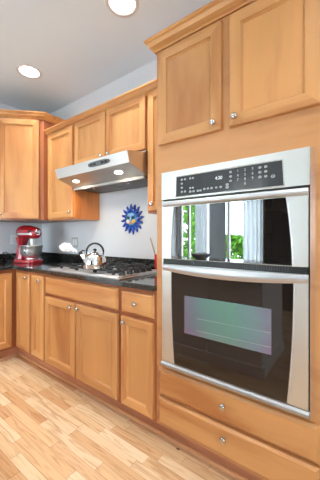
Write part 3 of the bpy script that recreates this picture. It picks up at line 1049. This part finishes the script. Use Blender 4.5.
# ------------------------------------------------------------------ sun wall art
SX, SZ, SY = -1.705, 1.366, YB - 0.001
sun = thing('sun_wall_plaque', (SX, SY, SZ), 'blue glazed ceramic sun face hanging on the wall beneath the range hood', 'wall art')
def onwall(y=0.0):
    return Matrix.Translation((SX, SY - y, SZ)) @ Matrix.Rotation(PI / 2, 4, 'X')
MB().lathe([(0.090, 0), (0.092, 0.008), (0.086, 0.017), (0.05, 0.026), (0, 0.030)], 40, onwall()).build('disc', BLUE, sun, 50)
nr = 16
for k in range(nr):
    a = 2 * PI * k / nr + 0.06
    R = 0.148 if k % 2 == 0 else 0.142
    d = Vector((math.cos(a), math.sin(a)))
    t_ = Vector((-d.y, d.x))
    wob = 0.012
    P0, P1, P2, P3 = d * 0.080, d * 0.105 + t_ * 0.003, d * 0.128 + t_ * wob * 0.7, d * R + t_ * wob * 0.35
    q = MB()
    q.tube([(p.x, p.y, 0.009) for p in (P0, P1, P2, P3)], [0.0175, 0.015, 0.011, 0.004], 10, onwall() @ Matrix.Diagonal((1, 1, 0.85, 1)))
    q.build('ray', BLUE, sun, 60)
fq = lambda x, y, rx, ry, z, m, nm: MB().lathe([(1, 0), (0.95, 0.4), (0.6, 0.85), (0, 1)], 20, onwall() @ Matrix.Translation((x, y, z)) @ Matrix.Diagonal((rx, ry, 0.008, 1))).build(nm, m, sun, 60)
face = fq(0, 0, 0.066, 0.066, 0.021, TEAL, 'face')
fq(-0.004, 0.040, 0.044, 0.018, 0.026, SKYB, 'forehead')
fq(-0.030, 0.014, 0.020, 0.011, 0.028, NAVY, 'eye')
fq(0.030, 0.014, 0.020, 0.011, 0.028, NAVY, 'eye')
fq(-0.036, -0.022, 0.024, 0.019, 0.026, CREAM, 'cheek')
fq(0.034, -0.022, 0.024, 0.019, 0.026, YEL, 'cheek')
fq(0.000, -0.002, 0.011, 0.028, 0.030, SKYB, 'nose')
fq(-0.002, -0.042, 0.026, 0.010, 0.027, PINK, 'mouth')
fq(-0.050, 0.010, 0.010, 0.024, 0.022, GREEN, 'temple')

# ------------------------------------------------------------------ utensil crock (mostly hidden behind the oven tower)
uc = thing('utensil_crock', (-1.345, 0.547, 0.9145), 'red utensil crock with wooden sticks, peeking out beside the tall cabinet', 'crock')
MU = Matrix.Translation((-1.345, 0.547, 0.9145))
MB().lathe([(0.034, 0), (0.037, 0.004), (0.0375, 0.10), (0.038, 0.135), (0.035, 0.135), (0.034, 0.10), (0.033, 0.01), (0, 0.01)], 28, MU).build('pot', REDM, uc, 40)
for i, (dx, dy, zz, nm) in enumerate(((-0.080, -0.018, 0.275, 0), (0.0, 0.019, 0.26, 1), (0.045, 0.0, 0.30, 1))):
    q = MB()
    a, b_ = MU @ Vector(((0.018, 0.0, -0.012)[i], dy, 0.018)), MU @ Vector((dx, dy, zz))
    q.tube([a, b_], [0.006, 0.005], 8)
    if nm:
        q.lathe([(0, -0.035), (0.018, -0.02), (0.022, 0.0), (0.016, 0.025), (0, 0.032)], 16, Matrix.Translation(b_) @ Matrix.Diagonal((1, 0.4, 1, 1)))
    w_ = q.build('wooden_spoon', STICK, None, 50)
    tag(w_, ('thin wooden stick leaning out of the red crock towards the sun plaque', 'wooden spoon standing upright in the red crock', 'wooden spoon leaning behind the oven tower in the red crock')[i], 'utensil', 'utensils in the red crock')

# ------------------------------------------------------------------ ceiling lights
spots = [(-2.492, 0.02, 'round recessed ceiling light above the corner cabinet'), (-1.262, 0.03, 'round recessed ceiling light cut by the top of the photo'),
         (-2.49, -0.75, ''), (-1.26, -0.75, ''), (-0.02, -0.75, ''), (-2.49, -2.2, ''), (-1.26, -2.2, ''), (0.35, -1.5, ''), (1.6, -1.6, ''), (-2.3, -3.3, '')]  # unlabelled ones are unseen lamps added to brighten cabinets, floor and back wall
for i, (x, y, lab) in enumerate(spots):
    o = thing('recessed_light', (x, y, ZC), lab or 'added recessed ceiling light, unseen, filling cabinets, floor and back wall', 'ceiling light', 'recessed ceiling lights')
    M = Matrix.Translation((x, y, ZC)) @ Matrix.Rotation(PI, 4, 'X')
    MB().lathe([(0.112, 0.0003), (0.112, 0.003), (0.104, 0.007), (0.088, 0.007), (0.086, 0.001)], 40, M).build('trim_ring', WHITEPAINT, o, 40)
    MB().lathe([(0.0, 0.0008), (0.0858, 0.0008), (0.080, 0.003), (0, 0.004)], 40, M).build('lens', CANLENS, o, 40)
    l = area('downlight', (x, y, ZC - 0.012), (0, 0, 0), 0.15, 0.15, 7.8, (0.90, 0.96, 1.0), spread=math.radians(102))
    l.data.shape = 'DISK'

# ------------------------------------------------------------------ the far side of the kitchen, seen mirrored in the oven glass
isl = thing('kitchen_island', (-1.4, -1.55, 0), 'white panelled island with dark counter, mirrored in the lower oven glass', 'island')
q = MB()
q.box(-2.3, -0.64, -1.86, -1.12, 0, 0.876)
q.build('island_body', WHITEPAINT, isl, 0)
q = MB()
q.box(-2.33, -0.615, -1.1195, -1.104, 0, 0.10, 0.004)
for x in (-2.28, -1.75, -1.22, -0.72):
    q.box(x, x + 0.07, -1.1195, -1.108, 0.1005, 0.87, 0.002)
q.box(-0.6395, -0.624, -1.88, -1.12, 0, 0.10, 0.004)
q.build('panel_molding', WHITEPAINT, isl)
MB().box(-2.34, -0.60, -2.08, -1.09, 0.878, 0.914, 0.005).build('island_top', GRANITE, isl)

def stool(x, y, lab):
    t = thing('bar_stool', (x, y, 0), lab, 'stool')
    MB().box(x - .19, x + .19, y - .19, y + .19, .62, .68, .015).build('seat', DARKWOOD, t)
    for sx in (-1, 1):
        for sy in (-1, 1):
            MB().tube([(x + sx * .16, y + sy * .16, .62), (x + sx * .19, y + sy * .19, 0.001)], [.020, .017], 8).build('leg', DARKWOOD, t)
    q = MB()
    for sx in (-1, 1):
        q.tube([(x + sx * .178, y - .178, .25), (x + sx * .178, y + .178, .25)], .010, 8)
        q.tube([(x - .178, y + sx * .178, .35), (x + .178, y + sx * .178, .35)], .010, 8)
    q.build('stretcher', DARKWOOD, t)
stool(-0.70, -2.45, 'dark wooden bar stool by the island, mirrored in the lower oven glass')

bo = thing('serving_bowl', (-1.55, -1.75, 0.9145), 'white bowl on the island, mirrored in the microwave glass', 'bowl')
MB().lathe([(0.05, 0), (0.06, 0.006), (0.11, 0.05), (0.13, 0.075), (0.125, 0.077), (0.10, 0.05), (0.05, 0.015), (0, 0.012)], 32, Matrix.Translation((-1.55, -1.75, 0.9145))).build('bowl_shell', WHITEP, bo, 50)

hu = thing('display_cabinet', (-0.75, -3.7, 0), 'tall black display cabinet, mirrored in the microwave glass', 'cabinet')
q = MB()
q.box(-1.28, -1.24, -3.89, -3.45, 0, 2.1); q.box(-0.26, -0.22, -3.89, -3.45, 0, 2.1)
for z in (0, 0.8, 1.22, 1.62, 2.06):
    q.box(-1.24, -0.26, -3.88, -3.46, z, z + 0.04)
q.box(-1.24, -0.26, -3.895, -3.88, 0, 2.1)
q.build('cabinet_body', DARKWOOD, hu, 0)
for x0, x1 in ((-1.2395, -0.752), (-0.748, -0.2605)):
    d_ = MB().box(x0, x1, -3.459, -3.44, 0.042, 0.80, 0.003).build('door', DARKWOOD, hu)

def curtain(x0, x1, lab):
    b = bmesh.new()
    n = 60
    z0, z1 = 0.06, 2.25
    fr_, bk = [], []
    for i in range(n + 1):
        s = i / n
        x = x0 + (x1 - x0) * s
        y = YF + 0.10 + 0.03 * math.sin(s * 2 * PI * 5)
        fr_.append((x, y)); bk.append((x, y - 0.004))
    q = MB()
    q.prism(fr_ + bk[::-1], z0, z1, 'z')
    c = thing('curtain', ((x0 + x1) / 2, YF + 0.1, z1), lab, 'curtain', 'white curtains at the patio window')
    q.build('drape', CURTAIN, c, 60)
    MB().tube([(x0 - 0.02, YF + 0.1, z1 + 0.012), (x1 + 0.02, YF + 0.1, z1 + 0.012)], 0.010, 8).build('rod', DARKWOOD, c)
curtain(-2.78, -2.50, 'white sheer curtain at the window before the far left corner, mirrored in the microwave glass')
BLIND = mat('grey_wall_standin', (0.5, 0.52, 0.53, 1), 0.8)
def blind_light():
    nt = BLIND.node_tree
    tl = nt.nodes.new('ShaderNodeBsdfTranslucent')
    tl.inputs[0].default_value = (0.5, 0.53, 0.55, 1)
    q_ = nt.nodes.new('ShaderNodeMixShader')
    q_.inputs[0].default_value = 0.35
    nt.links.new(nt.nodes['Principled BSDF'].outputs[0], q_.inputs[1])
    nt.links.new(tl.outputs[0], q_.inputs[2])
    nt.links.new(q_.outputs[0], nt.nodes['Material Output'].inputs[0])
blind_light()
bl = thing('wall_standin_blind', (-2.29, YF + 0.05, 2.1), 'added grey blind standing in for the wall between the windows, mirrored in the microwave glass', 'blind')  # translucent blind added so the wall between the windows reads grey
MB().box(-2.485, -2.115, YF + 0.045, YF + 0.047, 0.08, 2.08).build('standin_sheet', BLIND, bl, 0)
MB().tube([(-2.49, YF + 0.046, 2.095), (-2.11, YF + 0.046, 2.095)], 0.02, 12).build('roller', WHITEPAINT, bl)
curtain(-1.74, -1.34, 'white sheer curtain at the window edge beside the black cabinet, mirrored in the microwave')

for i, (x, y) in enumerate(((-1.42, -2.75), (-1.16, -2.75))):
    pd = thing('pendant_lamp', (x, y, 1.95), 'white cone pendant lamp mirrored in the oven control panel, ' + ('nearer the curtain' if i == 0 else 'nearer the bar stool'), 'lamp', 'pendant lamps over the table')
    MB().lathe([(0.11, 0), (0.09, 0.03), (0.03, 0.13), (0.02, 0.14), (0, 0.14)], 24, Matrix.Translation((x, y, 1.95))).build('lamp_shade', SHADE, pd, 40)
    MB().tube([(x, y, 2.085), (x, y, ZC - 0.001)], 0.004, 6).build('cable', BLACK, pd)

# garden outside the patio window
struct(MB().box(-9, 3, -12, YF - 0.12, -0.25, -0.12).build('ground_outside', BOUNCE_GROUND, None, 0))
def bush(x, y, r, h, lab):
    t = thing('garden_shrub', (x, y, -0.12), lab, 'shrub', 'garden shrubs outside the patio window')
    rnd = random.Random(int(x * 100) + 5)
    b = bmesh.new()
    for k in range(900):
        th, ph = rnd.uniform(0, 2 * PI), rnd.uniform(-0.9, 1.4)
        rr = r * rnd.uniform(0.55, 1.0)
        p = Vector((x + rr * math.cos(th) * math.cos(ph), y + rr * math.sin(th) * math.cos(ph), -0.12 + h * 0.55 + h * 0.45 * math.sin(ph)))
        d = Vector((rnd.uniform(-1, 1), rnd.uniform(-1, 1), rnd.uniform(-0.4, 1))).normalized()
        e = d.orthogonal().normalized()
        L, w = r * 0.34, r * 0.11
        v = [b.verts.new(p), b.verts.new(p + d * L * .5 + e * w), b.verts.new(p + d * L), b.verts.new(p + d * L * .5 - e * w)]
        b.faces.new(v)
    q = MB(); q._add(b)
    q.build('foliage', LEAF, t, 0)
    MB().tube([(x, y, -0.12), (x, y, -0.12 + h * 0.6)], [0.05, 0.02], 8).build('trunk', BARK, t)
bush(-4.6, -6.0, 0.75, 2.5, 'bright green shrub outside the patio window, tall, mirrored at the microwave edge')
bush(-3.3, -7.4, 0.7, 1.25, 'bright green shrub mirrored beside the middle curtain in the microwave')
bush(-3.75, -4.75, 0.40, 0.9, 'low round shrub mirrored at the lower edge of the microwave glass')
